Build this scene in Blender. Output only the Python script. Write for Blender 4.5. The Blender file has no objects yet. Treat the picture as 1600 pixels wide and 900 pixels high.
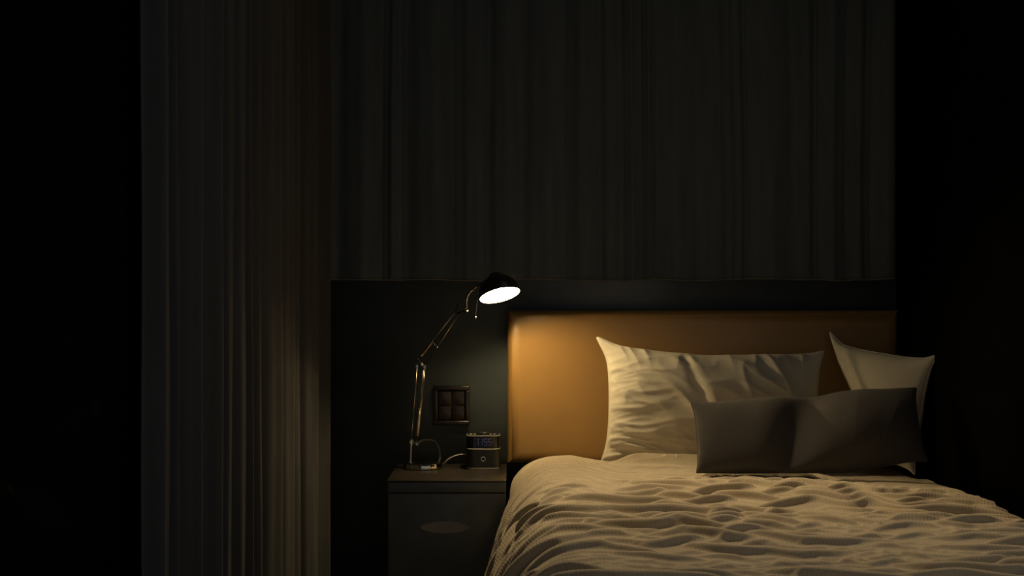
import bpy, bmesh, math
import numpy as np
from mathutils import Vector, Matrix

# ------------------------------------------------------------------ camera, world, exposure
scene = bpy.context.scene
COL = scene.collection
CAM_Z = 1.10
F_PX = 2400.0                       # focal length for a 1600 px wide frame
cam_data = bpy.data.cameras.new('camera')
cam_data.sensor_width = 36.0
cam_data.lens = 36.0 * F_PX / 1600.0
cam_data.clip_start = 0.02
cam = bpy.data.objects.new('camera', cam_data)
cam.location = (0.0, 0.0, CAM_Z)
cam.rotation_euler = (math.pi / 2, 0, 0)
COL.objects.link(cam)
scene.camera = cam

world = bpy.data.worlds.new('dim_room_ambient')
scene.world = world
world.use_nodes = True
wbg = world.node_tree.nodes['Background']
wbg.inputs['Color'].default_value = (0.95, 0.97, 0.95, 1)
wbg.inputs['Strength'].default_value = 0.155

scene.view_settings.view_transform = 'Standard'
scene.view_settings.look = 'None'
scene.view_settings.exposure = 0.0
scene.view_settings.gamma = 1.0
scene.view_settings.use_curve_mapping = False
scene.cycles.use_denoising = True
scene.cycles.max_bounces = 8
scene.cycles.diffuse_bounces = 5

BULB_COLOR = (1.0, 0.735, 0.36)
BULB_STRENGTH = 860.0

fill_l = bpy.data.lights.new('added_disc_fill', 'AREA')  # weak fill light added under the ceiling, stands for no real lamp
fill_l.shape = 'DISK'; fill_l.size = 0.9; fill_l.energy = 0.4
fill_l.color = (1.0, 0.86, 0.62)
fill_o = bpy.data.objects.new('added_disc_fill', fill_l)
fill_o.location = (0.65, 3.75, 2.32)
COL.objects.link(fill_o)

# added spot fill above the pillows, aimed down the bed; no real fixture
spot_l = bpy.data.lights.new('added_bed_spot', 'SPOT')
spot_l.energy = 80.0; spot_l.color = (1.0, 0.73, 0.39); spot_l.shadow_soft_size = 0.05
spot_l.spot_size = math.radians(64); spot_l.spot_blend = 1.0
spot_o = bpy.data.objects.new('added_bed_spot', spot_l)
spot_o.location = (0.08, 4.50, 2.28)
spot_o.rotation_euler = (Vector((0.56, 3.42, 0.6)) - Vector(spot_o.location)).to_track_quat('-Z', 'Y').to_euler()
COL.objects.link(spot_o)

def P(px, py, Y):
    """point of the room at depth Y seen at photo pixel (px, py)"""
    return Vector(((px - 800.0) * Y / F_PX, Y, CAM_Z - (py - 450.0) * Y / F_PX))

# ------------------------------------------------------------------ noise
def _hash(ix, iy, seed):
    h = (ix.astype(np.int64) * 374761393 + iy.astype(np.int64) * 668265263 + seed * 1442695041) & 0xffffffff
    h = ((h ^ (h >> 13)) * 1274126177) & 0xffffffff
    h = (h ^ (h >> 16)) & 0xffffffff
    h = (h * 2246822519) & 0xffffffff
    h = h ^ (h >> 15)
    return h / 4294967295.0

def gnoise(x, y, seed=0):
    x = np.asarray(x, float); y = np.asarray(y, float)
    x, y = np.broadcast_arrays(x, y)
    ix = np.floor(x); iy = np.floor(y)
    fx = x - ix; fy = y - iy
    def grad(a, b, dx, dy):
        t = _hash(a, b, seed) * 2 * math.pi
        return np.cos(t) * dx + np.sin(t) * dy
    u = fx * fx * fx * (fx * (fx * 6 - 15) + 10)
    v = fy * fy * fy * (fy * (fy * 6 - 15) + 10)
    a = grad(ix, iy, fx, fy); b = grad(ix + 1, iy, fx - 1, fy)
    c = grad(ix, iy + 1, fx, fy - 1); d = grad(ix + 1, iy + 1, fx - 1, fy - 1)
    return 1.5 * ((a * (1 - u) + b * u) * (1 - v) + (c * (1 - u) + d * u) * v)

def ridge(x, y, seed, p=1.5):
    """sharp crests, broad valleys, 0..1"""
    n = np.clip(np.abs(gnoise(x, y, seed)), 0, 1)
    return (1 - n) ** p

def smooth(a, b, x):
    t = np.clip((np.asarray(x, float) - a) / (b - a), 0, 1)
    return t * t * (3 - 2 * t)

# ------------------------------------------------------------------ object helpers
def tag(o, label=None, cat=None, group=None, kind=None):
    if label: o['label'] = label
    if cat: o['category'] = cat
    if group: o['group'] = group
    if kind: o['kind'] = kind
    return o

def link(name, me, m, parent=None, smooth_shade=True):
    o = bpy.data.objects.new(name, me)
    COL.objects.link(o)
    if m: me.materials.append(m)
    if parent: o.parent = parent
    if smooth_shade:
        me.polygons.foreach_set('use_smooth', [True] * len(me.polygons))
    return o

def empty(name, loc, rot=(0, 0, 0)):
    o = bpy.data.objects.new(name, None)
    o.empty_display_size = 0.05
    o.location = loc; o.rotation_euler = rot
    COL.objects.link(o)
    return o

def obj(name, bm, m, parent=None, world_space=True, angle=35):
    """link a bmesh as one object; its coordinates are room coordinates"""
    if parent is not None and world_space:
        bm.transform(Matrix.LocRotScale(parent_loc(parent), parent_rot(parent), None).inverted())
    bmesh.ops.recalc_face_normals(bm, faces=bm.faces)
    for e in bm.edges:
        if len(e.link_faces) == 2:
            e.smooth = e.calc_face_angle(0) < math.radians(angle)
    me = bpy.data.meshes.new(name)
    bm.to_mesh(me); bm.free()
    return link(name, me, m, parent)

def parent_loc(p):
    l = Vector(p.location)
    q = p.parent
    while q is not None:
        l = l + Vector(q.location); q = q.parent
    return l
def parent_rot(p):
    return p.rotation_euler.to_quaternion() if p.parent is None else p.parent.rotation_euler.to_quaternion()

def add_box(bm, x0, x1, y0, y1, z0, z1, bev=0.0, seg=3):
    r = bmesh.ops.create_cube(bm, size=1.0)
    vs = r['verts']
    for v in vs:
        v.co = Vector(((x0 + x1) / 2 + v.co.x * (x1 - x0), (y0 + y1) / 2 + v.co.y * (y1 - y0), (z0 + z1) / 2 + v.co.z * (z1 - z0)))
    if bev > 0:
        es = set(e for v in vs for e in v.link_edges)
        bmesh.ops.bevel(bm, geom=list(es), offset=bev, segments=seg, profile=0.5, affect='EDGES')
    return bm

def frame_of(d):
    d = d.normalized()
    a = Vector((0, 0, 1)) if abs(d.z) < 0.9 else Vector((1, 0, 0))
    u = d.cross(a).normalized()
    return u, d.cross(u).normalized()

def add_tube(bm, pts, r, n=10, cap=True):
    pts = [Vector(p) for p in pts]
    rs = r if isinstance(r, (list, tuple)) else [r] * len(pts)
    rings = []
    u = None
    for i, p in enumerate(pts):
        d = (pts[min(i + 1, len(pts) - 1)] - pts[max(i - 1, 0)]).normalized()
        if u is None:
            u, w = frame_of(d)
        else:
            u = (u - d * u.dot(d)).normalized(); w = d.cross(u).normalized()
        rings.append([bm.verts.new(p + (u * math.cos(2 * math.pi * k / n) + w * math.sin(2 * math.pi * k / n)) * rs[i]) for k in range(n)])
    for a, b in zip(rings, rings[1:]):
        for k in range(n):
            bm.faces.new((a[k], a[(k + 1) % n], b[(k + 1) % n], b[k]))
    if cap:
        bm.faces.new(rings[0][::-1]); bm.faces.new(rings[-1])
    return bm

def spline(pts, n=10):
    """Catmull-Rom through the points"""
    pts = [Vector(p) for p in pts]
    q = [pts[0] * 2 - pts[1]] + pts + [pts[-1] * 2 - pts[-2]]
    out = []
    for i in range(1, len(q) - 2):
        for k in range(n):
            t = k / n
            a, b, c, d = q[i - 1], q[i], q[i + 1], q[i + 2]
            out.append(0.5 * ((2 * b) + (c - a) * t + (2 * a - 5 * b + 4 * c - d) * t * t + (3 * b - a - 3 * c + d) * t ** 3))
    out.append(pts[-1])
    return out

def add_lathe(bm, origin, axis, prof, n=48):
    """prof: (distance along axis, radius); radius 0 closes"""
    axis = Vector(axis).normalized(); u, w = frame_of(axis)
    rings = []
    for t, r in prof:
        c = Vector(origin) + axis * t
        if r <= 1e-6:
            rings.append([bm.verts.new(c)])
        else:
            rings.append([bm.verts.new(c + (u * math.cos(2 * math.pi * k / n) + w * math.sin(2 * math.pi * k / n)) * r) for k in range(n)])
    for a, b in zip(rings, rings[1:]):
        for k in range(n):
            if len(a) == 1 and len(b) == 1: continue
            if len(a) == 1: bm.faces.new((a[0], b[(k + 1) % n], b[k]))
            elif len(b) == 1: bm.faces.new((a[k], a[(k + 1) % n], b[0]))
            else: bm.faces.new((a[k], a[(k + 1) % n], b[(k + 1) % n], b[k]))
    return bm

def add_sphere(bm, c, r, n=16):
    bmesh.ops.create_uvsphere(bm, u_segments=n, v_segments=max(6, n // 2), radius=r, matrix=Matrix.Translation(Vector(c)))
    return bm

def grid_mesh(name, V, uv=None, closed=False):
    """V: (nu, nv, 3) array -> mesh of quads, optional uv (nu, nv, 2)"""
    nu, nv = V.shape[:2]
    idx = np.arange(nu * nv).reshape(nu, nv)
    q = np.stack([idx[:-1, :-1], idx[1:, :-1], idx[1:, 1:], idx[:-1, 1:]], -1).reshape(-1, 4)
    return quads_mesh(name, V.reshape(-1, 3), q, None if uv is None else uv.reshape(-1, 2))

def quads_mesh(name, verts, quads, uv=None):
    me = bpy.data.meshes.new(name)
    me.vertices.add(len(verts)); me.vertices.foreach_set('co', np.asarray(verts, np.float32).ravel())
    nq = len(quads)
    me.loops.add(nq * 4); me.loops.foreach_set('vertex_index', quads.astype(np.int32).ravel())
    me.polygons.add(nq)
    me.polygons.foreach_set('loop_start', np.arange(0, nq * 4, 4, dtype=np.int32))
    me.polygons.foreach_set('loop_total', np.full(nq, 4, np.int32))
    me.update(calc_edges=True)
    if uv is not None:
        l = me.uv_layers.new(name='cloth')
        l.data.foreach_set('uv', np.asarray(uv, np.float32)[quads.ravel()].ravel())
    me.validate()
    return me

# ------------------------------------------------------------------ materials
def material(name, color, rough=0.6, metal=0.0, spec=0.5, sheen=0.0, noise=None, bump=None, coat=0.0):
    """noise = (scale, amount[, stretch]) colour variation; bump = (scale, strength, distance)"""
    m = bpy.data.materials.new(name); m.use_nodes = True
    nt = m.node_tree; b = nt.nodes['Principled BSDF']
    b.inputs['Base Color'].default_value = (*color, 1)
    b.inputs['Roughness'].default_value = rough
    b.inputs['Metallic'].default_value = metal
    b.inputs['Specular IOR Level'].default_value = spec
    b.inputs['Sheen Weight'].default_value = sheen
    b.inputs['Coat Weight'].default_value = coat
    b.inputs['Coat Roughness'].default_value = 0.33
    tc = nt.nodes.new('ShaderNodeTexCoord')
    mp = nt.nodes.new('ShaderNodeMapping')
    nt.links.new(tc.outputs['Object'], mp.inputs['Vector'])
    if noise:
        if len(noise) > 2: mp.inputs['Scale'].default_value = noise[2]
        t = nt.nodes.new('ShaderNodeTexNoise'); t.inputs['Scale'].default_value = noise[0]; t.inputs['Detail'].default_value = 5
        nt.links.new(mp.outputs['Vector'], t.inputs['Vector'])
        r = nt.nodes.new('ShaderNodeMapRange')
        r.inputs['From Min'].default_value = 0.3; r.inputs['From Max'].default_value = 0.7
        r.inputs['To Min'].default_value = 1 - noise[1]; r.inputs['To Max'].default_value = 1 + noise[1]
        nt.links.new(t.outputs['Fac'], r.inputs['Value'])
        mx = nt.nodes.new('ShaderNodeMix'); mx.data_type = 'RGBA'; mx.blend_type = 'MULTIPLY'
        mx.inputs['Factor'].default_value = 1.0
        mx.inputs['A'].default_value = (*color, 1)
        nt.links.new(r.outputs['Result'], mx.inputs['B'])
        nt.links.new(mx.outputs['Result'], b.inputs['Base Color'])
    if bump:
        t2 = nt.nodes.new('ShaderNodeTexNoise'); t2.inputs['Scale'].default_value = bump[0]; t2.inputs['Detail'].default_value = 4
        nt.links.new(mp.outputs['Vector'], t2.inputs['Vector'])
        bp = nt.nodes.new('ShaderNodeBump'); bp.inputs['Strength'].default_value = bump[1]; bp.inputs['Distance'].default_value = bump[2]
        nt.links.new(t2.outputs['Fac'], bp.inputs['Height'])
        nt.links.new(bp.outputs['Normal'], b.inputs['Normal'])
    return m

def stripe_cloth(name, color, period, contrast, rough=0.85, sheen=0.15, cross=None):
    """woven cloth with fine stripes along one uv direction (metres)"""
    m = bpy.data.materials.new(name); m.use_nodes = True
    nt = m.node_tree; b = nt.nodes['Principled BSDF']
    b.inputs['Roughness'].default_value = rough
    b.inputs['Specular IOR Level'].default_value = 0.25
    b.inputs['Sheen Weight'].default_value = sheen
    uv = nt.nodes.new('ShaderNodeUVMap'); uv.uv_map = 'cloth'
    sep = nt.nodes.new('ShaderNodeSeparateXYZ'); nt.links.new(uv.outputs['UV'], sep.inputs['Vector'])
    def wave(out, per):
        mul = nt.nodes.new('ShaderNodeMath'); mul.operation = 'MULTIPLY'; mul.inputs[1].default_value = 2 * math.pi / per
        nt.links.new(out, mul.inputs[0])
        s = nt.nodes.new('ShaderNodeMath'); s.operation = 'SINE'; nt.links.new(mul.outputs[0], s.inputs[0])
        return s.outputs[0]
    w = wave(sep.outputs['X'], period)
    if cross:
        w2 = wave(sep.outputs['Y'], cross)
        a = nt.nodes.new('ShaderNodeMath'); a.operation = 'MULTIPLY_ADD'; a.inputs[1].default_value = 0.3
        nt.links.new(w2, a.inputs[0]); nt.links.new(w, a.inputs[2]); w = a.outputs[0]
    r = nt.nodes.new('ShaderNodeMapRange')
    r.inputs['From Min'].default_value = -1; r.inputs['From Max'].default_value = 1
    r.inputs['To Min'].default_value = 1 - contrast; r.inputs['To Max'].default_value = 1 + contrast * 0.4
    nt.links.new(w, r.inputs['Value'])
    mx = nt.nodes.new('ShaderNodeMix'); mx.data_type = 'RGBA'; mx.blend_type = 'MULTIPLY'
    mx.inputs['Factor'].default_value = 1.0; mx.inputs['A'].default_value = (*color, 1)
    nt.links.new(r.outputs['Result'], mx.inputs['B'])
    nt.links.new(mx.outputs['Result'], b.inputs['Base Color'])
    bp = nt.nodes.new('ShaderNodeBump'); bp.inputs['Strength'].default_value = 0.25; bp.inputs['Distance'].default_value = 0.0006
    nt.links.new(w, bp.inputs['Height']); nt.links.new(bp.outputs['Normal'], b.inputs['Normal'])
    return m

def emitter(name, color, strength):
    m = bpy.data.materials.new(name); m.use_nodes = True
    b = m.node_tree.nodes['Principled BSDF']
    b.inputs['Base Color'].default_value = (0.02, 0.02, 0.02, 1)
    b.inputs['Emission Color'].default_value = (*color, 1)
    b.inputs['Emission Strength'].default_value = strength
    return m

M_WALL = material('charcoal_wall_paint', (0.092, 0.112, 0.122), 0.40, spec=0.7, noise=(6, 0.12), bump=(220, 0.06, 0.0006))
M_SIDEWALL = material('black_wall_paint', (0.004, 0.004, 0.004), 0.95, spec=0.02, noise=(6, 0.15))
M_FLOOR = material('dark_carpet', (0.12, 0.115, 0.11), 0.95, noise=(60, 0.3), bump=(400, 0.5, 0.003))
M_CEIL = material('ceiling_paint', (0.08, 0.08, 0.08), 0.9, noise=(5, 0.05))
M_CURTAIN = material('brown_curtain_cloth', (0.062, 0.062, 0.064), 0.85, sheen=0.1, noise=(40, 0.12, (1, 1, 0.1)), bump=(500, 0.2, 0.0006))
M_DRAPE = material('dark_drape_cloth', (0.092, 0.114, 0.132), 0.85, sheen=0.1, noise=(40, 0.12, (1, 1, 0.1)), bump=(500, 0.2, 0.0006))
M_HEM = material('drape_hem_lit', (0.20, 0.18, 0.155), 0.8, noise=(60, 0.2))  # paler than the drape: lamplight caught along the hem is put into this colour
M_HEAD = material('tan_leather', (0.33, 0.185, 0.052), 0.42, spec=0.5, coat=0.45, noise=(9, 0.05), bump=(260, 0.12, 0.0006))
M_BEDBASE = material('black_bed_base_cloth', (0.02, 0.02, 0.02), 0.9, noise=(80, 0.2))
M_SHEET = material('cream_sheet_cloth', (0.66, 0.60, 0.48), 0.85, sheen=0.1, noise=(200, 0.04), bump=(300, 0.1, 0.0006))
M_DUVET = stripe_cloth('striped_duvet_cloth', (0.62, 0.53, 0.395), 0.0075, 0.05, cross=0.012)
M_PILLOW = material('cream_pillow_cloth', (0.72, 0.665, 0.55), 0.8, sheen=0.15, noise=(250, 0.03), bump=(420, 0.08, 0.0004))
M_GREY = material('charcoal_cushion_cloth', (0.058, 0.054, 0.052), 0.9, sheen=0.08, noise=(300, 0.18), bump=(700, 0.5, 0.0008))
M_TOP = material('dark_wood_top', (0.028, 0.024, 0.020), 0.30, noise=(18, 0.35, (1, 9, 9)), bump=(30, 0.05, 0.0008))
M_CAB = material('black_wood', (0.120, 0.138, 0.146), 0.42, spec=0.6, noise=(14, 0.15, (1, 9, 1)))
M_PULL = material('grey_pull_metal', (0.36, 0.35, 0.33), 0.5, metal=0.0, noise=(60, 0.08))
M_CHROME = material('nickel', (0.42, 0.39, 0.35), 0.16, metal=1.0, noise=(30, 0.03))
M_BASE = material('polished_nickel', (0.70, 0.66, 0.60), 0.10, metal=1.0, noise=(30, 0.02))
M_DARKMETAL = material('black_enamel', (0.02, 0.02, 0.02), 0.3, noise=(30, 0.1))
M_SPRING = material('spring_steel', (0.50, 0.42, 0.33), 0.35, metal=0.9, noise=(40, 0.05))
M_REFL = material('white_reflector', (0.45, 0.44, 0.42), 0.5, noise=(20, 0.02))
M_CORD = material('black_cord', (0.02, 0.02, 0.02), 0.3, noise=(30, 0.1))
M_WHITECORD = material('white_cord', (0.62, 0.58, 0.5), 0.4, noise=(30, 0.03))
M_CLOCK = material('black_clock_plastic', (0.008, 0.008, 0.008), 0.4, noise=(300, 0.15))
M_SCREEN = material('clock_screen', (0.006, 0.006, 0.008), 0.12, noise=(30, 0.05))
M_TRIM = material('silver_trim', (0.60, 0.56, 0.50), 0.35, metal=0.35, noise=(30, 0.05))
M_DIGIT = emitter('clock_digits', (0.26, 0.28, 0.85), 0.055)
M_PLATE = material('brown_plate', (0.012, 0.008, 0.006), 0.25, noise=(30, 0.1))
M_BULB = emitter('lit_bulb', BULB_COLOR, BULB_STRENGTH)

# ------------------------------------------------------------------ the room
WALL_Y = 4.80
WL, WR = -0.63, 1.20
def struct(name, bm, m):
    return tag(obj(name, bm, m), kind='structure')
struct('floor', add_box(bmesh.new(), WL - 0.1, 2.4, -0.8, WALL_Y + 0.1, -0.1, 0.0), M_FLOOR)
struct('ceiling', add_box(bmesh.new(), WL - 0.1, 2.4, -0.8, WALL_Y + 0.1, 2.35, 2.45), M_CEIL)
struct('wall_back', add_box(bmesh.new(), WL - 0.1, WR + 0.1, WALL_Y, WALL_Y + 0.1, 0.0, 2.35), M_WALL)
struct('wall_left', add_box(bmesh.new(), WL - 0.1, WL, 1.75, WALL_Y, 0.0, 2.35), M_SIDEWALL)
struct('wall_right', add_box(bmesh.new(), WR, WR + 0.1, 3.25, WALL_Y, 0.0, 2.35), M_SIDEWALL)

# ------------------------------------------------------------------ curtains
def pleats(n, seed, mean, jit):
    """phase function with irregular pleat widths"""
    rng = np.random.RandomState(seed)
    w = mean * (1 + jit * (rng.rand(n) * 2 - 1))
    return np.concatenate([[0], np.cumsum(w)]), rng.rand(n + 1)

def pleat_profile(t, knots, amps):
    k = np.clip(np.searchsorted(knots, t, side='right') - 1, 0, len(knots) - 2)
    f = (t - knots[k]) / (knots[k + 1] - knots[k])
    a = 0.55 + 0.45 * amps[k]
    return a * (np.abs(np.sin(math.pi * f)) ** 2.0) + 0.06 * np.sin(6 * math.pi * f + 5 * amps[k])

def side_curtain():
    y0, y1, z0, z1 = 2.50, 4.775, 0.015, 2.27
    L = np.linspace(0, y1 - y0, 700)
    Z = np.linspace(z0, z1, 60)
    kn, am = pleats(18, 11, 0.165, 0.5)
    LL, ZZ = np.meshgrid(L, Z, indexing='ij')
    wob = 0.012 * gnoise(LL * 2.0, ZZ * 0.9, 4) + 0.006 * gnoise(LL * 6, ZZ * 1.6, 5)
    pr = pleat_profile(np.clip(LL + wob, 0, kn[-1] - 1e-4), kn, am)
    x = WL + 0.024 + 0.048 * pr + 0.004 * gnoise(LL * 16, ZZ * 1.5, 6)
    V = np.stack([x, y0 + LL, ZZ], -1)
    root = empty('side_curtain', (WL + 0.05, (y0 + y1) / 2, 0))
    tag(root, 'tall brown pleated curtain hanging along the left wall to the floor', 'curtain')
    V = V - np.array(root.location)
    o = link('curtain_fabric', grid_mesh('curtain_fabric', V), M_CURTAIN, root)
    md = o.modifiers.new('thickness', 'SOLIDIFY'); md.thickness = 0.002; md.offset = 0
    obj('curtain_rail', add_box(bmesh.new(), WL, WL + 0.06, y0 - 0.02, WALL_Y - 0.002, 2.265, 2.31, 0.004), M_DARKMETAL, root)
side_curtain()

def back_drape():
    x0, x1, z1 = -0.59, WR - 0.01, 2.27
    L = np.linspace(0, x1 - x0, 800)
    Zt = np.linspace(0, 1, 70)
    kn, am = pleats(32, 5, 0.10, 0.6)
    LL, TT = np.meshgrid(L, Zt, indexing='ij')
    bottom = CAM_Z + 0.0255 + 0.0045 * gnoise(LL * 7, 0.3, 21) + 0.002 * gnoise(LL * 22, 0.7, 22)
    ZZ = bottom + (z1 - bottom) * TT
    wob = 0.010 * gnoise(LL * 3.0, ZZ * 1.2, 14)
    pr = pleat_profile(np.clip(LL + wob + 0.02, 0, kn[-1] - 1e-4), kn, am)
    y = WALL_Y - 0.012 - 0.018 * pr - 0.002 * gnoise(LL * 25, ZZ * 2, 16)
    V = np.stack([x0 + LL, y, ZZ], -1)
    root = empty('wall_drape', ((x0 + x1) / 2, WALL_Y - 0.02, 1.12))
    tag(root, 'dark pleated drape across the back wall with its hem just above the tan headboard', 'curtain')
    V = V - np.array(root.location)
    o = link('drape_fabric', grid_mesh('drape_fabric', V), M_DRAPE, root)
    md = o.modifiers.new('thickness', 'SOLIDIFY'); md.thickness = 0.002; md.offset = 0
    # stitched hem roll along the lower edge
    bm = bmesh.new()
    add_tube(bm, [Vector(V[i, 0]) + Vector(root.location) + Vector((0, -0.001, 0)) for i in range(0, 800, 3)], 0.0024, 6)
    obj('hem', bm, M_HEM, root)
    obj('drape_rail', add_box(bmesh.new(), x0, x1, WALL_Y - 0.05, WALL_Y, 2.265, 2.31, 0.004), M_DARKMETAL, root)
back_drape()

# ------------------------------------------------------------------ bed
BX0, BX1 = 0.075, 1.17
bed = empty('bed', (0.6, 3.6, 0))
tag(bed, 'double bed with tall tan leather headboard beside the nightstand', 'bed')
bm = bmesh.new()
HX0, HX1, HZ0, HZ1, HYF, HYB = -0.0140, WR - 0.012, 0.561, 1.031, 4.700, 4.782
add_box(bm, HX0, HX1, HYF, HYB, HZ0, HZ1)
edges = [e for e in bm.edges if all(abs(v.co.y - HYF) < 1e-5 for v in e.verts)]
bmesh.ops.bevel(bm, geom=edges, offset=0.038, segments=10, profile=0.5, affect='EDGES')
headb = obj('headboard', bm, M_HEAD, bed, angle=50)
for x in (0.16, 1.02):
    obj('headboard_post', add_box(bmesh.new(), x - 0.03, x + 0.03, 4.71, 4.765, 0.0, 0.60, 0.003), M_BEDBASE, bed)
obj('bed_base', add_box(bmesh.new(), BX0, BX1, 2.44, 4.69, 0.10, 0.34, 0.012), M_BEDBASE, bed)
for x in (BX0 + 0.07, BX1 - 0.07):
    for y in (2.55, 4.58):
        obj('leg', add_lathe(bmesh.new(), (x, y, 0.0), (0, 0, 1), [(0, 0), (0, 0.02), (0.05, 0.024), (0.105, 0.028), (0.105, 0)], 20), M_DARKMETAL, bed)
MAT_TOP = 0.555
mat = obj('mattress', add_box(bmesh.new(), BX0 + 0.01, BX1, 2.45, 4.685, 0.341, MAT_TOP, 0.03, 5), M_SHEET)
tag(mat, 'cream sheeted mattress on the bed under the striped duvet', 'mattress')

# ------------------------------------------------------------------ duvet
def duvet_folds(L, d=0.0064, steps=300):
    """relax a sheet that is longer than the bed it lies on, so that it buckles into creases:
    returns the offsets (along s, along t, height) of a grid over the cloth"""
    K2, K4, SM, GR, FR, REL = 0.45, 0.35, 0.010, 0.00003, 0.95, 0.986
    ns=int(round(L[0]/d))+1; nv=int(round(L[1]/d))+1
    S,T=np.meshgrid(np.arange(ns)*d,np.arange(nv)*d,indexing='ij')
    calm=0.26+0.74*smooth(0.26,0.82,T)
    mid=np.exp(-((S-1.05)/0.42)**2)*np.exp(-((T-0.85)/0.5)**2)
    ey=np.clip(0.004+calm*(0.075+0.075*gnoise(S*2.2,T*2.6,3))+0.03*mid,0,.15)
    es=np.clip(0.004+0.055*mid+0.035*calm*(0.7+gnoise(S*2.6,T*2.6,5)),0,.1)
    z=calm*0.017*(gnoise(S*2.4+.8*gnoise(S*2,T*2,9),T*8.5+1.2*gnoise(S*1.7,T*1.3,8),1)+0.75*gnoise(S*5,T*19+1.2*gnoise(S*2.7,T*2.3,18),2))+mid*0.012*gnoise(S*9,T*10,4)+calm*0.004*gnoise(S*14,T*17,6)
    P=np.stack([S,T,np.abs(z)+0.002],-1).astype(np.float32)
    Q0=P.copy(); V=np.zeros_like(P)
    rs=(d*(1+0.5*(es[1:]+es[:-1]))).astype(np.float32); rt=(d*(1+0.5*(ey[:,1:]+ey[:,:-1]))).astype(np.float32)
    rd=np.sqrt(rs[:,:-1]**2+rt[:-1]**2)
    def con(A,B,rest,k,push=False):
        D=B-A; l=np.sqrt(np.einsum('...i,...i',D,D))+1e-9
        c=(l-rest)/l*(0.5*k)
        if push: c=np.minimum(c,0)
        D*=c[...,None].astype(np.float32)
        A+=D; B-=D
    def axis0(rest,m,k,push):
        for p in range(2*m):
            A=P[p:ns-m:2*m]; B=P[p+m::2*m]; n=min(len(A),len(B))
            con(A[:n],B[:n],rest[p:p+2*m*n:2*m][:n],k,push)
    def axis1(rest,m,k,push):
        for p in range(2*m):
            A=P[:,p:nv-m:2*m]; B=P[:,p+m::2*m]; n=min(A.shape[1],B.shape[1])
            con(A[:,:n],B[:,:n],rest[:,p:p+2*m*n:2*m][:,:n],k,push)
    cs=np.concatenate([np.zeros((1,nv)),np.cumsum(rs,0)]); ct=np.concatenate([np.zeros((ns,1)),np.cumsum(rt,1)],1)
    r2s=REL*(cs[2:]-cs[:-2]); r2t=REL*(ct[:,2:]-ct[:,:-2]); R4=1-(1-REL)*4
    r4s=R4*(cs[4:]-cs[:-4]); r4t=R4*(ct[:,4:]-ct[:,:-4])
    for it in range(steps):
        V*=0.93; V[...,2]-=GR
        Pp=P.copy(); P+=V
        for _ in range(2):
            axis0(rs,1,1.0,False); axis1(rt,1,1.0,False)
            for p in (0,1):
                A=P[p:ns-1:2,:-1]; B=P[p+1::2,1:]; n=min(len(A),len(B)); con(A[:n],B[:n],rd[p:p+2*n:2][:n],0.3)
                A=P[p:ns-1:2,1:]; B=P[p+1::2,:-1]; n=min(len(A),len(B)); con(A[:n],B[:n],rd[p:p+2*n:2][:n],0.3)
        axis0(r2s,2,K2,True); axis1(r2t,2,K2,True)
        axis0(r4s,4,K4,True); axis1(r4t,4,K4,True)
        if SM>0:
            Z=P.copy(); P[1:-1,1:-1]+=SM*(0.25*(Z[2:,1:-1]+Z[:-2,1:-1]+Z[1:-1,2:]+Z[1:-1,:-2])-Z[1:-1,1:-1])
        low=P[...,2]<0; P[...,2]=np.where(low,P[...,2]*0.3,P[...,2])
        fr=(P[...,2]<0.001)[...,None]
        P[...,:2]=np.where(fr,Pp[...,:2]+(P[...,:2]-Pp[...,:2])*FR,P[...,:2])
        P[-1]=Q0[-1]; P[:,0,1:]=Q0[:,0,1:]; P[:,-1]=Q0[:,-1]; P[0,:,0]=Q0[0,:,0]
        V=np.clip(P-Pp,-0.003,0.003)
    for _ in range(1):
        Z=P.copy(); P[1:-1,1:-1]+=0.30*(0.25*(Z[2:,1:-1]+Z[:-2,1:-1]+Z[1:-1,2:]+Z[1:-1,:-2])-Z[1:-1,1:-1])
    return S,T,P-np.stack([S,T,0*S],-1)

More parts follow.
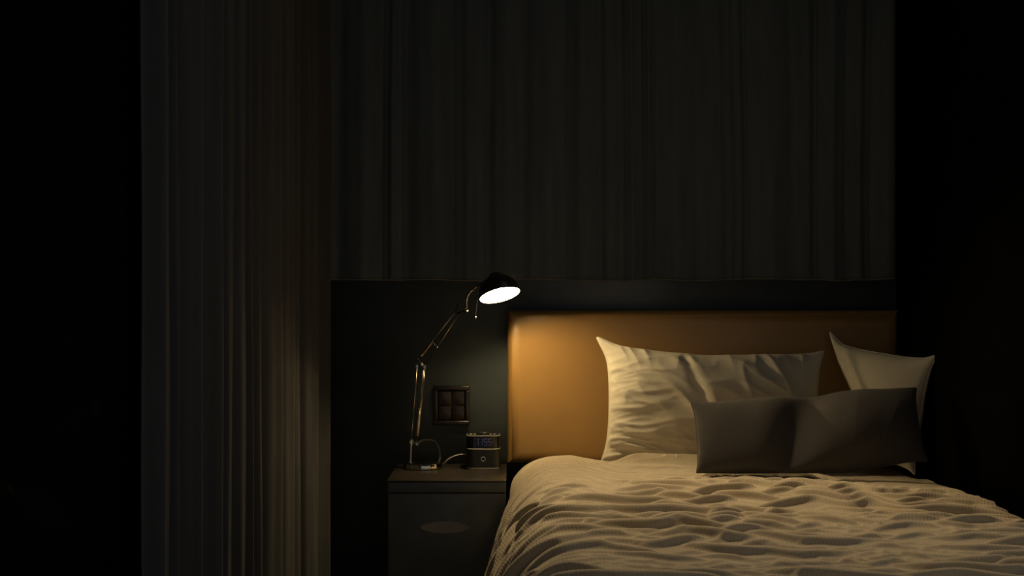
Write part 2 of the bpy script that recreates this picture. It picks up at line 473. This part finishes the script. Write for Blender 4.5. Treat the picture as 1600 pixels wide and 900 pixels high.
def duvet_surface():
    # cross-section (X, Z) from the left hem over the shoulder to the right wall
    prof = spline([(-0.100, 0, 0.200), (-0.080, 0, 0.30), (-0.052, 0, 0.40), (-0.018, 0, 0.485), (0.022, 0, 0.548),
                   (0.075, 0, 0.592), (0.135, 0, 0.606), (0.24, 0, 0.606), (0.45, 0, 0.604), (0.70, 0, 0.602), (0.95, 0, 0.598), (1.11, 0, 0.590), (1.165, 0, 0.570)], 14)
    pr = np.array([(p.x, p.z) for p in prof])
    seg = np.hypot(np.diff(pr[:, 0]), np.diff(pr[:, 1])); s = np.concatenate([[0], np.cumsum(seg)])
    yf = 2.40
    S, T, O = duvet_folds((s[-1], 2.22))
    O = O.astype(float)
    # smooth copy of the profile
    SF = np.linspace(0, s[-1], 400)
    PX = np.interp(SF, s, pr[:, 0]); PZ = np.interp(SF, s, pr[:, 1])
    for _ in range(6):
        PX[1:-1] = (PX[:-2] + PX[1:-1] * 2 + PX[2:]) / 4; PZ[1:-1] = (PZ[:-2] + PZ[1:-1] * 2 + PZ[2:]) / 4
    tx = np.gradient(PX, SF); tz = np.gradient(PZ, SF); l = np.hypot(tx, tz)
    S1 = np.clip(S + O[..., 0], 0, s[-1])
    X = np.interp(S1, SF, PX); Z0 = np.interp(S1, SF, PZ)
    NXg = np.interp(S1, SF, -tz / l); NZg = np.interp(S1, SF, tx / l)
    X0 = np.interp(S, SF, PX)
    yh = 4.625 - 0.165 * smooth(0.16, 0.30, X0) - 0.02 * smooth(0.5, 0.8, X0) - 0.14 * smooth(0.82, 0.90, X0)
    t1 = (T + O[..., 1]) / T[0, -1]
    Y = yh + (yf - yh) * t1
    s_edge = np.interp(0.04, PX, SF)                     # where the bed's edge is
    drape = 1 - smooth(s_edge - 0.02, s_edge + 0.10, S)       # 1 on the hanging side
    U = S - s_edge
    calm = 0.16 + 0.84 * smooth(4.25, 3.80, Y)
    h = 1.32 * O[..., 2] - 0.004
    h += 0.010 * gnoise(U * 2.1, Y * 2.4, 41) + 0.007 * calm * gnoise(U * 2.6 + 0.5, Y * 6.5, 46)
    # roll of cloth in front of the white pillow and the crease below it
    h += 0.024 * np.exp(-((Y - 4.42 + 0.10 * (X - 0.4)) / 0.035) ** 2) * smooth(0.28, 0.36, X) * (1 - smooth(0.52, 0.66, X))
    h += 0.017 * np.exp(-((Y - 4.22 + 0.25 * (X - 0.3)) / 0.045) ** 2) * smooth(0.16, 0.30, X) * (1 - smooth(0.42, 0.60, X))
    h -= 0.018 * np.exp(-((Y - 4.30 + 0.20 * (X - 0.3)) / 0.030) ** 2) * smooth(0.16, 0.30, X) * (1 - smooth(0.42, 0.60, X))
    # the corner by the wall lies lower behind the cushion
    h -= 0.020 * smooth(3.97, 4.05, Y) * smooth(0.79, 0.87, X)
    Xn = X + NXg * h; Zn = Z0 + NZg * h
    Zn = np.where(X > 0.14, np.maximum(Zn, MAT_TOP + 0.014), Zn)
    Xn = np.minimum(Xn, WR - 0.012)
    lim = -0.008 - 0.14 * smooth(4.36, 4.02, Y)          # clear of the nightstand
    Xn = np.where(Xn < lim + 0.02, lim + 0.02 - 0.02 * np.tanh((lim + 0.02 - Xn) / 0.02), Xn)
    edge = np.exp(-((yh - Y) / 0.018) ** 2)              # the head edge curls down
    Zn = Zn - 0.010 * edge * (1 - drape)
    Zn = np.where(X > 0.10, np.maximum(Zn, MAT_TOP + 0.006), Zn)
    V = np.stack([Xn, Y, Zn], -1)
    uv = np.stack([S, T], -1)
    return V, uv
DV, DUV = duvet_surface()
duvet = link('duvet', grid_mesh('duvet', DV, DUV), M_DUVET)
md = duvet.modifiers.new('thickness', 'SOLIDIFY'); md.thickness = 0.010; md.offset = 1
duvet.modifiers.new('rounding', 'SUBSURF').levels = 1
duvet.modifiers['rounding'].render_levels = 1
tag(duvet, 'crumpled cream duvet with fine stripes hanging over the left side of the bed', 'duvet')

# ------------------------------------------------------------------ pillows
def pillow_mesh(name, w, h, t, seed, wrinkle, edge_in=0.06, power=0.42, ears=(1, 1, 1, 1), shape=None, nu=190, nv=110):
    """soft pillow: two sheets joined at a seam; local X width, Z height, front towards -Y"""
    a = np.sin(np.linspace(-1, 1, nu) * math.pi / 2); b = np.sin(np.linspace(-1, 1, nv) * math.pi / 2)
    a = 0.5 * a + 0.5 * np.linspace(-1, 1, nu); b = 0.5 * b + 0.5 * np.linspace(-1, 1, nv)
    U, Vv = np.meshgrid(a, b, indexing='ij')
    x = w / 2 * U * (1 - edge_in * (1 - np.abs(Vv) ** 2.6) * np.abs(U) ** 3)
    z = h / 2 * Vv * (1 - edge_in * 1.2 * (1 - np.abs(U) ** 3.2) * np.abs(Vv) ** 3)
    # corner points pulled out
    for (su, sv, e) in ((-1, 1, ears[0]), (1, 1, ears[1]), (-1, -1, ears[2]), (1, -1, ears[3])):
        k = np.exp(-(((U - su) / 0.10) ** 2 + ((Vv - sv) / 0.16) ** 2))
        x = x + k * su * 0.016 * e; z = z + k * sv * 0.016 * e
    prof = ((1 - np.abs(U) ** 2.2) * (1 - np.abs(Vv) ** 2.2)) ** power
    dx = w / 2 * U; dz = h / 2 * Vv
    sheets = []
    for side in (-1, 1):
        wr = wrinkle(U, Vv, dx, dz, seed + (0 if side < 0 else 50)) * np.minimum(1, prof * 4.0)
        th = t / 2 * prof * (1.0 if side < 0 else 0.8)
        y = side * (th + wr)
        sheets.append((x, y, z))
    xs, ys, zs = [np.stack([s[i] for s in sheets]) for i in range(3)]
    if shape is not None:
        xs, ys, zs = shape(xs, ys, zs, np.stack([U, U]), np.stack([Vv, Vv]))
    idx0 = np.arange(nu * nv).reshape(nu, nv)
    idx1 = idx0 + nu * nv
    border = np.zeros((nu, nv), bool); border[0] = border[-1] = True; border[:, 0] = border[:, -1] = True
    idx1 = np.where(border, idx0, idx1)
    verts = np.concatenate([np.stack([xs[i], ys[i], zs[i]], -1).reshape(-1, 3) for i in (0, 1)])
    q0 = np.stack([idx0[:-1, :-1], idx0[1:, :-1], idx0[1:, 1:], idx0[:-1, 1:]], -1).reshape(-1, 4)
    q1 = np.stack([idx1[:-1, :-1], idx1[:-1, 1:], idx1[1:, 1:], idx1[1:, :-1]], -1).reshape(-1, 4)
    quads = np.concatenate([q0, q1])
    used = np.unique(quads); remap = -np.ones(len(verts), int); remap[used] = np.arange(len(used))
    seam = [tuple(verts[i]) for i in list(idx0[:, 0]) + list(idx0[-1, 1:]) + list(idx0[::-1, -1][1:]) + list(idx0[0, ::-1][1:-1])]
    return quads_mesh(name, verts[used], remap[quads]), seam

def seam_part(seam, r, m, parent):
    bm = bmesh.new()
    pts = [Vector(p) for p in seam[::2]]
    add_tube(bm, pts + [pts[0]], r, 6, cap=False)
    bmesh.ops.recalc_face_normals(bm, faces=bm.faces)
    me = bpy.data.meshes.new('seam'); bm.to_mesh(me); bm.free()
    return link('seam', me, m, parent)

def wr_pillow(U, V, x, z, sd):
    left = np.exp(-((U + 1) / 0.55) ** 2)
    bot = np.exp(-((V + 1) / 0.40) ** 2)
    topm = np.exp(-((V - 1) / 0.30) ** 2)
    warp = 0.02 * gnoise(x * 7, z * 7, sd)
    w = left * 0.0095 * (ridge(x * 4.2 + 3, (z + warp) * 21 + 0.3, sd + 1, 3.2) - 0.25)
    w += left * 0.0040 * (ridge(x * 7.0 + 3, (z - warp) * 44 + 0.3, sd + 7, 2.4) - 0.3)
    w += bot * 0.0110 * (ridge(x * 3.0, (z + warp + 0.16 * x) * 18, sd + 2, 3.0) - 0.25)
    w += topm * 0.0095 * (ridge((x + warp + 0.3 * z) * 13, z * 4 + 0.5, sd + 3, 3.0) - 0.25)
    # diagonal creases pulled towards the middle
    d = x * 0.75 + z * 0.66
    w += 0.0100 * (ridge((d + warp) * 9.0, (x * 0.66 - z * 0.75) * 3.0, sd + 4, 3.4) - 0.25) * smooth(-0.75, 0.0, U)
    w += 0.0045 * (ridge(x * 6 + 2 * warp, (z + 0.35 * x + warp) * 15, sd + 8, 3.0) - 0.25)
    w += 0.0075 * gnoise(x * 5, z * 6, sd + 5)
    return w

def shape_white(xs, ys, zs, U, V):
    # dented by the cushion in the lower right, top edge sagging a little, a fold running from the top to the dent
    dent = np.exp(-(((U - 0.30) / 0.45) ** 2 + ((V + 0.55) / 0.55) ** 2))
    front = (ys < 0)
    ys = np.where(front, ys * (1 - 0.45 * dent), ys)
    ys = ys + 0.010 * np.exp(-((U + 0.10 + 0.22 * V) / 0.055) ** 2) * smooth(-0.5, 0.3, V) * front * (1 - smooth(0.80, 1, np.abs(V)))
    zs = zs - 0.012 * np.exp(-((U - 0.15) / 0.5) ** 2) * (V + 1) / 2 + 0.004 * np.sin(U * 5)
    return xs, ys, zs

me, seam = pillow_mesh('pillow', 0.655, 0.350, 0.185, 101, wr_pillow, edge_in=0.055, ears=(1.35, 0.3, 0.3, 0.6), shape=shape_white)
white = link('pillow', me, M_PILLOW)
white.location = (0.598, 4.560, 0.749); white.rotation_euler = (math.radians(-14), math.radians(1.5), 0)
tag(white, 'wide cream pillow propped upright against the tan headboard, nearest the lamp', 'pillow', 'cream pillows')
seam_part(seam, 0.0022, M_PILLOW, white)

def wr_plain(U, V, x, z, sd):
    warp = 0.02 * gnoise(x * 7, z * 7, sd)
    return 0.006 * gnoise(x * 6, z * 6, sd + 5) + 0.005 * (ridge((x + warp) * 7, (z - x) * 6, sd + 1, 2.0) - 0.35)
def shape_tucked(xs, ys, zs, U, V):
    xs = xs + 0.15 * smooth(1.05, -0.5, V) * (1 - U) / 2
    fold = np.exp(-((U + 0.62 - 0.42 * (1 - V)) / 0.10) ** 2) * smooth(-0.9, 0.2, V)
    ys = np.where(ys < 0, ys - 0.012 * fold * (1 - V ** 4) * (1 - U ** 4), ys)
    return xs, ys, zs
me, seam = pillow_mesh('pillow', 0.35, 0.33, 0.11, 301, wr_plain, edge_in=0.06, ears=(1.6, 0.6, 0.3, 0.3), shape=shape_tucked, nu=120, nv=100)
white2 = link('pillow', me, M_PILLOW)
white2.location = (1.058, 4.500, 0.757); white2.rotation_euler = (math.radians(-8), math.radians(6), math.radians(-50))
tag(white2, 'cream pillow with a raised corner behind the dark cushion at the right', 'pillow', 'cream pillows')
seam_part(seam, 0.0022, M_PILLOW, white2)

def wr_grey(U, V, x, z, sd):
    warp = 0.02 * gnoise(x * 6, z * 6, sd)
    valley = np.exp(-((U + 0.12 - 0.10 * V) / 0.13) ** 2)
    w = 0.0045 * gnoise(x * 5, z * 6, sd + 5)
    w += valley * 0.006 * (ridge((x + warp) * 18, z * 3.5, sd + 1, 2.0) - 0.35)
    w += 0.004 * (ridge((x * 0.8 - z * 0.6 + warp) * 8, (x * 0.6 + z * 0.8) * 3, sd + 2, 2.0) - 0.3) * smooth(-0.3, 0.3, U)
    return w
def shape_grey(xs, ys, zs, U, V):
    valley = np.exp(-((U + 0.12 - 0.12 * V) / 0.20) ** 2)
    front = (ys < 0)
    flat = 1 - 0.30 * (1 - smooth(-0.6, -0.1, U))
    ys = np.where(front, ys * flat * (1 - 0.78 * valley) + 0.006 * valley * (1 - V ** 4), ys)
    right = smooth(0.0, 0.55, U)
    ys = np.where(front, ys - 0.030 * right * (1 - np.abs(V) ** 2) * (1 - np.abs(U) ** 4), ys)
    zs = zs + 0.046 * (U + 1) / 2 * (V + 1) / 2 - 0.005 * valley * (V + 1) / 2 + 0.035 * smooth(0.25, 1.0, U) * (1 - V) / 2
    return xs, ys, zs
me, seam = pillow_mesh('cushion', 0.615, 0.205, 0.130, 201, wr_grey, edge_in=0.02, power=0.36, ears=(0.2, 0.2, 0.1, 0.2), shape=shape_grey)
grey = link('cushion', me, M_GREY)
grey.location = (0.800, 4.140, 0.697); grey.rotation_euler = (math.radians(-32), 0, 0)
tag(grey, 'dark grey cushion creased in the middle, lying on the duvet before the cream pillow', 'cushion')
seam_part(seam, 0.0018, M_GREY, grey)

# ------------------------------------------------------------------ nightstand
NX0, NX1, NY0, NY1, NZT = -0.357, -0.0165, 4.372, 4.795, 0.552
ns = empty('nightstand', ((NX0 + NX1) / 2, (NY0 + NY1) / 2, 0))
tag(ns, 'black nightstand with a glossy top left of the bed', 'nightstand')
obj('tabletop', add_box(bmesh.new(), NX0, NX1, NY0, NY1, NZT - 0.006, NZT, 0.0012, 2), M_TOP, ns)
obj('cabinet_body', add_box(bmesh.new(), NX0 + 0.006, NX1 - 0.003, NY0 + 0.022, NY1 - 0.004, 0.05, NZT - 0.0055, 0.002, 2), M_CAB, ns)
obj('plinth', add_box(bmesh.new(), NX0 + 0.02, NX1 - 0.02, NY0 + 0.05, NY1 - 0.02, 0.0, 0.052, 0.001, 1), M_CAB, ns)
obj('apron', add_box(bmesh.new(), NX0 + 0.004, NX1 - 0.001, NY0 + 0.004, NY0 + 0.024, 0.5175, NZT - 0.0055, 0.0015, 2), M_CAB, ns)
dz0, dz1 = 0.26, 0.5145
drawer = obj('drawer', add_box(bmesh.new(), NX0 + 0.004, NX1 - 0.001, NY0 + 0.003, NY0 + 0.024, dz0, dz1, 0.002, 2), M_CAB, ns)
obj('drawer', add_box(bmesh.new(), NX0 + 0.004, NX1 - 0.001, NY0 + 0.003, NY0 + 0.024, 0.06, dz0 - 0.004, 0.002, 2), M_CAB, ns)
def lens(bm, cx, cz, w, h, yf, yb, n=40, k=1.0):
    pts = []
    for i in range(n):
        a = 2 * math.pi * i / n
        c, s = math.cos(a), math.sin(a)
        pts.append((cx + w / 2 * c, cz + h / 2 * math.copysign(abs(s) ** 1.25, s)))
    f = [bm.verts.new((x, yf, z)) for x, z in pts]; b = [bm.verts.new((x, yb, z)) for x, z in pts]
    return f, b
pc = P(696, 824, NY0)
def pull():
    bm = bmesh.new()
    f0, b0 = lens(bm, pc.x, pc.z, 0.142, 0.034, NY0 - 0.003, NY0 + 0.0035)
    f1, b1 = lens(bm, pc.x, pc.z, 0.134, 0.028, NY0 - 0.003, NY0 - 0.0005)
    n = len(f0)
    for k in range(n):
        j = (k + 1) % n
        bm.faces.new((f0[k], f0[j], b0[j], b0[k])); bm.faces.new((f0[k], f1[k], f1[j], f0[j])); bm.faces.new((f1[k], b1[k], b1[j], f1[j]))
    bm.faces.new(b0); bm.faces.new(b1)
    return bm
obj('drawer_pull', pull(), M_PULL, drawer)

# ------------------------------------------------------------------ wall plate
wc = P(706, 633, WALL_Y)
pw, ph = 0.112, 0.122
plate = empty('wall_plate', (wc.x, WALL_Y, wc.z))
tag(plate, 'square dark brown framed switch plate on the back wall behind the lamp', 'wall plate')
bm = bmesh.new()
for (x0, x1, z0, z1) in ((-pw/2, pw/2, ph/2 - 0.014, ph/2), (-pw/2, pw/2, -ph/2, -ph/2 + 0.014), (-pw/2, -pw/2 + 0.014, -ph/2 + 0.0135, ph/2 - 0.0135), (pw/2 - 0.014, pw/2, -ph/2 + 0.0135, ph/2 - 0.0135)):
    add_box(bm, wc.x + x0, wc.x + x1, WALL_Y - 0.022, WALL_Y, wc.z + z0, wc.z + z1, 0.003, 3)
obj('frame', bm, M_PLATE, plate)
obj('backing', add_box(bmesh.new(), wc.x - pw/2 + 0.01, wc.x + pw/2 - 0.01, WALL_Y - 0.012, WALL_Y, wc.z - ph/2 + 0.01, wc.z + ph/2 - 0.01), M_PLATE, plate)
iw, ih = (pw - 0.032) / 2, (ph - 0.032) / 2
for i in (0, 1):
    for j in (0, 1):
        x0 = wc.x - iw - 0.0005 + i * (iw + 0.001); z0 = wc.z - ih - 0.0005 + j * (ih + 0.001)
        obj('switch', add_box(bmesh.new(), x0 + 0.0008, x0 + iw - 0.0008, WALL_Y - 0.0175, WALL_Y - 0.011, z0 + 0.0008, z0 + ih - 0.0008, 0.0018, 2), M_PLATE, plate)

# ------------------------------------------------------------------ desk lamp
LB = Vector(((661 - 800) * 4.665 / F_PX, 4.665, NZT))
lamp = empty('desk_lamp', LB)
tag(lamp, 'lit nickel work lamp with a jointed spring arm standing on the nightstand', 'lamp')
obj('base', add_lathe(bmesh.new(), LB, (0, 0, 1), [(0, 0), (0, 0.056), (0.002, 0.059), (0.013, 0.0595), (0.0165, 0.058), (0.0185, 0.054), (0.0195, 0.045), (0.020, 0)], 64), M_BASE, lamp)
post_x = P(641, 715, 4.665)
post_bot = Vector((post_x.x, 4.665, NZT + 0.018)); post_top = Vector((post_x.x + 0.002, 4.665, CAM_Z - (688 - 450) * 4.665 / F_PX))
bm = bmesh.new(); add_tube(bm, [post_bot, post_bot + Vector((0, 0, 0.004)), post_bot + Vector((0, 0, 0.004)), post_top], [0.009, 0.009, 0.0052, 0.0052], 16)
obj('post', bm, M_CHROME, lamp)
E = [P(657, 569, 4.635)][0]
elbow_l, elbow_r = P(652, 572, 4.635), P(664, 573, 4.635)
foot_l, foot_r = P(642.5, 690, 4.665), P(652, 693, 4.665)
OFF = Vector((0, 0.009, 0))
def rod(a, b, r=0.0016, parent=lamp, name='arm_rod', m=M_CHROME):
    return obj(name, add_tube(bmesh.new(), [a, b], r, 8), m, parent)
lower = obj('lower_arm', add_tube(bmesh.new(), [foot_l + OFF, elbow_l + OFF], 0.0017, 8), M_CHROME, lamp)
for a, b in ((foot_l - OFF, elbow_l - OFF), (foot_r + OFF, elbow_r + OFF), (foot_r - OFF + Vector((-0.003, 0, 0)), elbow_r - OFF + Vector((-0.003, 0, 0)))):
    rod(a, b, 0.0017, lower)
def coil(a, b, r=0.0042, wire=0.0011, turns=22):
    d = b - a; u, w = frame_of(d)
    n = turns * 10
    pts = [a + d * (i / n) + (u * math.cos(2 * math.pi * turns * i / n) + w * math.sin(2 * math.pi * turns * i / n)) * r for i in range(n + 1)]
    return add_tube(bmesh.new(), pts, wire, 5)
def lerp(a, b, t): return a + (b - a) * t
for s in (0.010, -0.010):
    o_ = Vector((-0.003, s, 0))
    obj('spring', coil(lerp(foot_r, elbow_r, 0.10) + o_, lerp(foot_r, elbow_r, 0.47) + o_), M_SPRING, lower)
    rod(lerp(foot_r, elbow_r, 0.47) + o_, lerp(foot_r, elbow_r, 0.98) + o_, 0.0009, lower, 'spring_wire')
for p, q in ((foot_l, foot_r), (elbow_l, elbow_r)):
    bm = bmesh.new()
    for c in (p, q):
        add_tube(bm, [c - OFF * 1.6, c + OFF * 1.6], 0.0042, 12)
    add_tube(bm, [p, q], 0.0030, 8)
    obj('joint', bm, M_CHROME, lamp)
# collar bolts between post and arm
bm = bmesh.new(); add_tube(bm, [post_top - Vector((0, 0, 0.012)), post_top + Vector((0, 0, 0.004))], 0.0075, 16); add_tube(bm, [post_top, foot_r], 0.0032, 8)
obj('collar', bm, M_CHROME, lamp)
# upper arm
ua0, ua1 = P(653, 561, 4.635), P(664, 571, 4.635)
wr0, wr1 = P(711, 488, 4.57), P(717, 491, 4.57)
upper = obj('upper_arm', add_tube(bmesh.new(), [ua0 + OFF, wr0 + OFF], 0.0017, 8), M_CHROME, lamp)
for a, b in ((ua0 - OFF, wr0 - OFF), (ua1 + OFF, wr1 + OFF), (ua1 - OFF, wr1 - OFF)):
    rod(a, b, 0.0017, upper)
for s in (0.009, -0.009):
    o_ = Vector((0.002, s, 0.001))
    obj('spring', coil(lerp(ua0, wr0, 0.08) + o_, lerp(ua0, wr0, 0.36) + o_, 0.0036, 0.0010, 18), M_SPRING, upper)
bm = bmesh.new()
mid0, mid1 = lerp(ua0, wr0, 0.38), lerp(ua1, wr1, 0.36)
add_tube(bm, [mid0 - OFF * 1.4, mid0 + OFF * 1.4], 0.0032, 10); add_tube(bm, [mid1 - OFF * 1.4, mid1 + OFF * 1.4], 0.0032, 10); add_tube(bm, [mid0, mid1], 0.0022, 8)
obj('bracket', bm, M_CHROME, upper)
bm = bmesh.new()
for c in (ua0, elbow_l, elbow_r, ua1):
    add_tube(bm, [c - OFF * 1.5, c + OFF * 1.5], 0.0036, 10)
hub = lerp(elbow_l, elbow_r, 0.5)
for s in (-0.010, 0.010):
    v = [bm.verts.new(c + Vector((0, s, 0))) for c in (ua0, ua1, elbow_r, elbow_l)]
    v2 = [bm.verts.new(c + Vector((0, s + math.copysign(0.0012, s), 0))) for c in (ua0, ua1, elbow_r, elbow_l)]
    bm.faces.new(v); bm.faces.new(v2[::-1])
    for k in range(4): bm.faces.new((v[k], v2[k], v2[(k + 1) % 4], v[(k + 1) % 4]))
obj('elbow_plate', bm, M_DARKMETAL, lamp)
# head
SD = Vector((0.229, -0.326, -0.917)).normalized()      # the way the shade opens
SC = P(781, 461.5, 4.50)                                 # centre of the opening
UP = -SD
R = 0.0605
shade_prof = [(0.0, R), (0.010, R * 0.995), (0.024, R * 0.95), (0.038, R * 0.84), (0.050, R * 0.64), (0.058, R * 0.42), (0.061, 0.019), (0.067, 0.017), (0.069, 0.012), (0.0695, 0)]
inner_prof = [(0.0004, R - 0.0006), (0.010, R * 0.995 - 0.0016), (0.024, R * 0.95 - 0.0016), (0.038, R * 0.84 - 0.0016), (0.049, R * 0.62 - 0.001), (0.0555, R * 0.40), (0.0565, 0)]
shade = obj('lamp_shade', add_lathe(bmesh.new(), SC, UP, shade_prof, 72), M_DARKMETAL, lamp)
obj('reflector', add_lathe(bmesh.new(), SC, UP, inner_prof, 72), M_REFL, shade)
bulb = obj('bulb', add_lathe(bmesh.new(), SC, UP, [(0.0080, 0), (0.0087, 0.005), (0.0112, 0.0095), (0.0155, 0.0125), (0.021, 0.0132), (0.0265, 0.012), (0.032, 0.009), (0.055, 0.008)], 24), M_BULB, shade)
knob_c = P(728, 485.5, 4.55)
wrist_c = lerp(wr0, wr1, 0.5)
bm = bmesh.new()
for c in (wr0, wr1): add_tube(bm, [c - OFF * 1.5, c + OFF * 1.5], 0.0032, 10)
add_tube(bm, [wrist_c, knob_c], 0.0028, 8)
add_tube(bm, [lerp(wr0, wr1, 0.1), P(716, 474, 4.565)], 0.0022, 8)
obj('wrist_joint', bm, M_DARKMETAL, lamp)
bm = bmesh.new(); add_lathe(bm, knob_c + Vector((-0.004, 0.012, -0.004)), Vector((0.25, -0.9, 0.3)), [(0, 0), (0, 0.0055), (0.004, 0.0072), (0.016, 0.0078), (0.020, 0.0066), (0.021, 0)], 20)
obj('knob', bm, M_CHROME, lamp)
bm = bmesh.new()
neck_end = SC + UP * 0.055 + Vector((-0.026, -0.006, -0.004))
add_tube(bm, spline([knob_c + Vector((0.004, 0, 0.004)), P(729, 474, 4.545), P(731, 462, 4.535), P(739, 452, 4.525), neck_end], 8), 0.0028, 8)
obj('neck', bm, M_CHROME, lamp)
bm = bmesh.new()
hk = SC + Vector((-R * 0.97, -0.004, 0.010))
add_tube(bm, spline([P(740, 449, 4.505), P(740.5, 456, 4.50), P(744, 458, 4.497), hk], 6), 0.0016, 8)
obj('hook', bm, M_CHROME, lamp)
bm = bmesh.new(); add_tube(bm, [P(746, 456, 4.50), P(745.3, 471, 4.497), P(743.0, 494, 4.49)], 0.0017, 10); add_sphere(bm, P(742.7, 496.3, 4.49), 0.0042, 14)
obj('handle', bm, M_CHROME, lamp)
bm = bmesh.new()
add_tube(bm, spline([foot_r, P(660, 688.5, 4.678), P(670, 688, 4.69), P(679, 690, 4.70), P(685, 700, 4.705), P(687.5, 712, 4.70), P(686.5, 720, 4.69), P(682, 724, 4.68)], 10), 0.0036, 10)
obj('power_cord', bm, M_CORD, lamp)

# ------------------------------------------------------------------ alarm clock
CX0, CX1, CYF = (728.5 - 800) * 4.63 / F_PX, (781.5 - 800) * 4.63 / F_PX, 4.625
cw = CX1 - CX0; ccx = (CX0 + CX1) / 2; cd = 0.100; ccy = CYF + cd / 2
clock = empty('alarm_clock', (ccx, ccy, NZT))
tag(clock, 'small black cube alarm clock with dim blue digits on the nightstand', 'clock')
def rrect(w, d, r, n=8):
    pts = []
    for cx, cy, a0 in ((w/2 - r, d/2 - r, 0), (-w/2 + r, d/2 - r, 90), (-w/2 + r, -d/2 + r, 180), (w/2 - r, -d/2 + r, 270)):
        for i in range(n + 1):
            a = math.radians(a0 + 90 * i / n); pts.append((cx + r * math.cos(a), cy + r * math.sin(a)))
    return pts
def loft(layers, r=0.022):
    """layers: (z, inset) rounded-square slices"""
    bm = bmesh.new(); rings = []
    for z, ins in layers:
        rings.append([bm.verts.new((ccx + x, ccy + y, NZT + z)) for x, y in rrect(cw - 2 * ins, cd - 2 * ins, max(0.004, r - ins))])
    for a, b in zip(rings, rings[1:]):
        for k in range(len(a)): bm.faces.new((a[k], a[(k + 1) % len(a)], b[(k + 1) % len(a)], b[k]))
    bm.faces.new(rings[0][::-1]); bm.faces.new(rings[-1])
    return bm
obj('base_trim', loft([(0.0, 0.004), (0.004, 0.002), (0.0045, 0.0005), (0.0068, 0.0005), (0.0072, 0.002)]), M_TRIM, clock)
obj('lower_body', loft([(0.0070, 0.0015), (0.008, 0.0), (0.0605, 0.0), (0.0615, 0.0012)]), M_CLOCK, clock)
obj('middle_trim', loft([(0.0612, 0.0012), (0.0618, 0.0), (0.0640, 0.0), (0.0646, 0.0012)]), M_TRIM, clock)
disp = obj('display_band', loft([(0.0644, 0.0012), (0.0652, 0.0006), (0.1000, 0.0006), (0.1012, 0.0025)]), M_SCREEN, clock)
obj('top_trim', loft([(0.1008, 0.003), (0.1014, 0.0008), (0.1028, 0.0008), (0.1032, 0.002)]), M_TRIM, clock)
obj('top_plate', loft([(0.1030, 0.002), (0.1040, 0.003), (0.1048, 0.0055), (0.1050, 0.012)]), M_CLOCK, clock)
obj('dial', add_lathe(bmesh.new(), (ccx, ccy - 0.010, NZT + 0.1048), (0, 0, 1), [(0, 0), (0, 0.0195), (0.004, 0.0195), (0.0062, 0.017), (0.0068, 0)], 40), M_DARKMETAL, clock)
for dx_ in (-0.037, -0.026, 0.022, 0.034):
    obj('button', add_box(bmesh.new(), ccx + dx_ - 0.0032, ccx + dx_ + 0.0032, CYF + 0.010, CYF + 0.018, NZT + 0.1045, NZT + 0.1078, 0.0012, 2), M_TRIM, clock)
bm = bmesh.new()
ec = Vector((ccx + 0.0002, CYF - 0.0006, NZT + 0.033))
pts = [ec + Vector((0.0062 * math.cos(2 * math.pi * k / 28), 0, 0.0062 * math.sin(2 * math.pi * k / 28))) for k in range(29)]
add_tube(bm, pts, 0.0008, 6, cap=False)
add_sphere(bm, ec + Vector((0, 0.0002, -0.0066)), 0.0014, 10)
obj('emblem_ring', bm, M_TRIM, clock)
SEGS = {'1': 'bc', '5': 'afgcd'}
def digit(ch, x, z, w, h, y):
    bm = bmesh.new(); t = 0.0016
    box = {'a': (x, x + w, z + h - t, z + h), 'd': (x, x + w, z, z + t), 'g': (x, x + w, z + h/2 - t/2, z + h/2 + t/2),
           'b': (x + w - t, x + w, z + h/2 + 0.0006, z + h), 'c': (x + w - t, x + w, z, z + h/2 - 0.0006),
           'f': (x, x + t, z + h/2 + 0.0006, z + h), 'e': (x, x + t, z, z + h/2 - 0.0006)}
    for s in SEGS[ch]:
        b = box[s]; add_box(bm, b[0], b[1], y - 0.0005, y + 0.0006, b[2], b[3])
    return bm
dx0 = P(744.0, 0, CYF).x
for ch, px in zip('1155', (742.5, 749.5, 756.0, 762.5)):
    obj('digit', digit(ch, P(px, 0, CYF).x, NZT + 0.0735, 0.0098, 0.0205, CYF + 0.0006), M_DIGIT, disp)
bm = bmesh.new()
cl = Vector((CX0 + 0.001, ccy, CAM_Z - (709.5 - 450) * ccy / F_PX))
add_tube(bm, spline([cl, P(719, 710.3, 4.68), P(709, 713, 4.685), P(700, 718, 4.69), P(694, 724, 4.70), P(690, 727.5, 4.72), Vector((P(686, 0, 4.74).x, 4.74, NZT + 0.002)), Vector((P(672, 0, 4.76).x, 4.76, NZT + 0.002))], 10), 0.0019, 8)
obj('power_cord', bm, M_WHITECORD, clock)
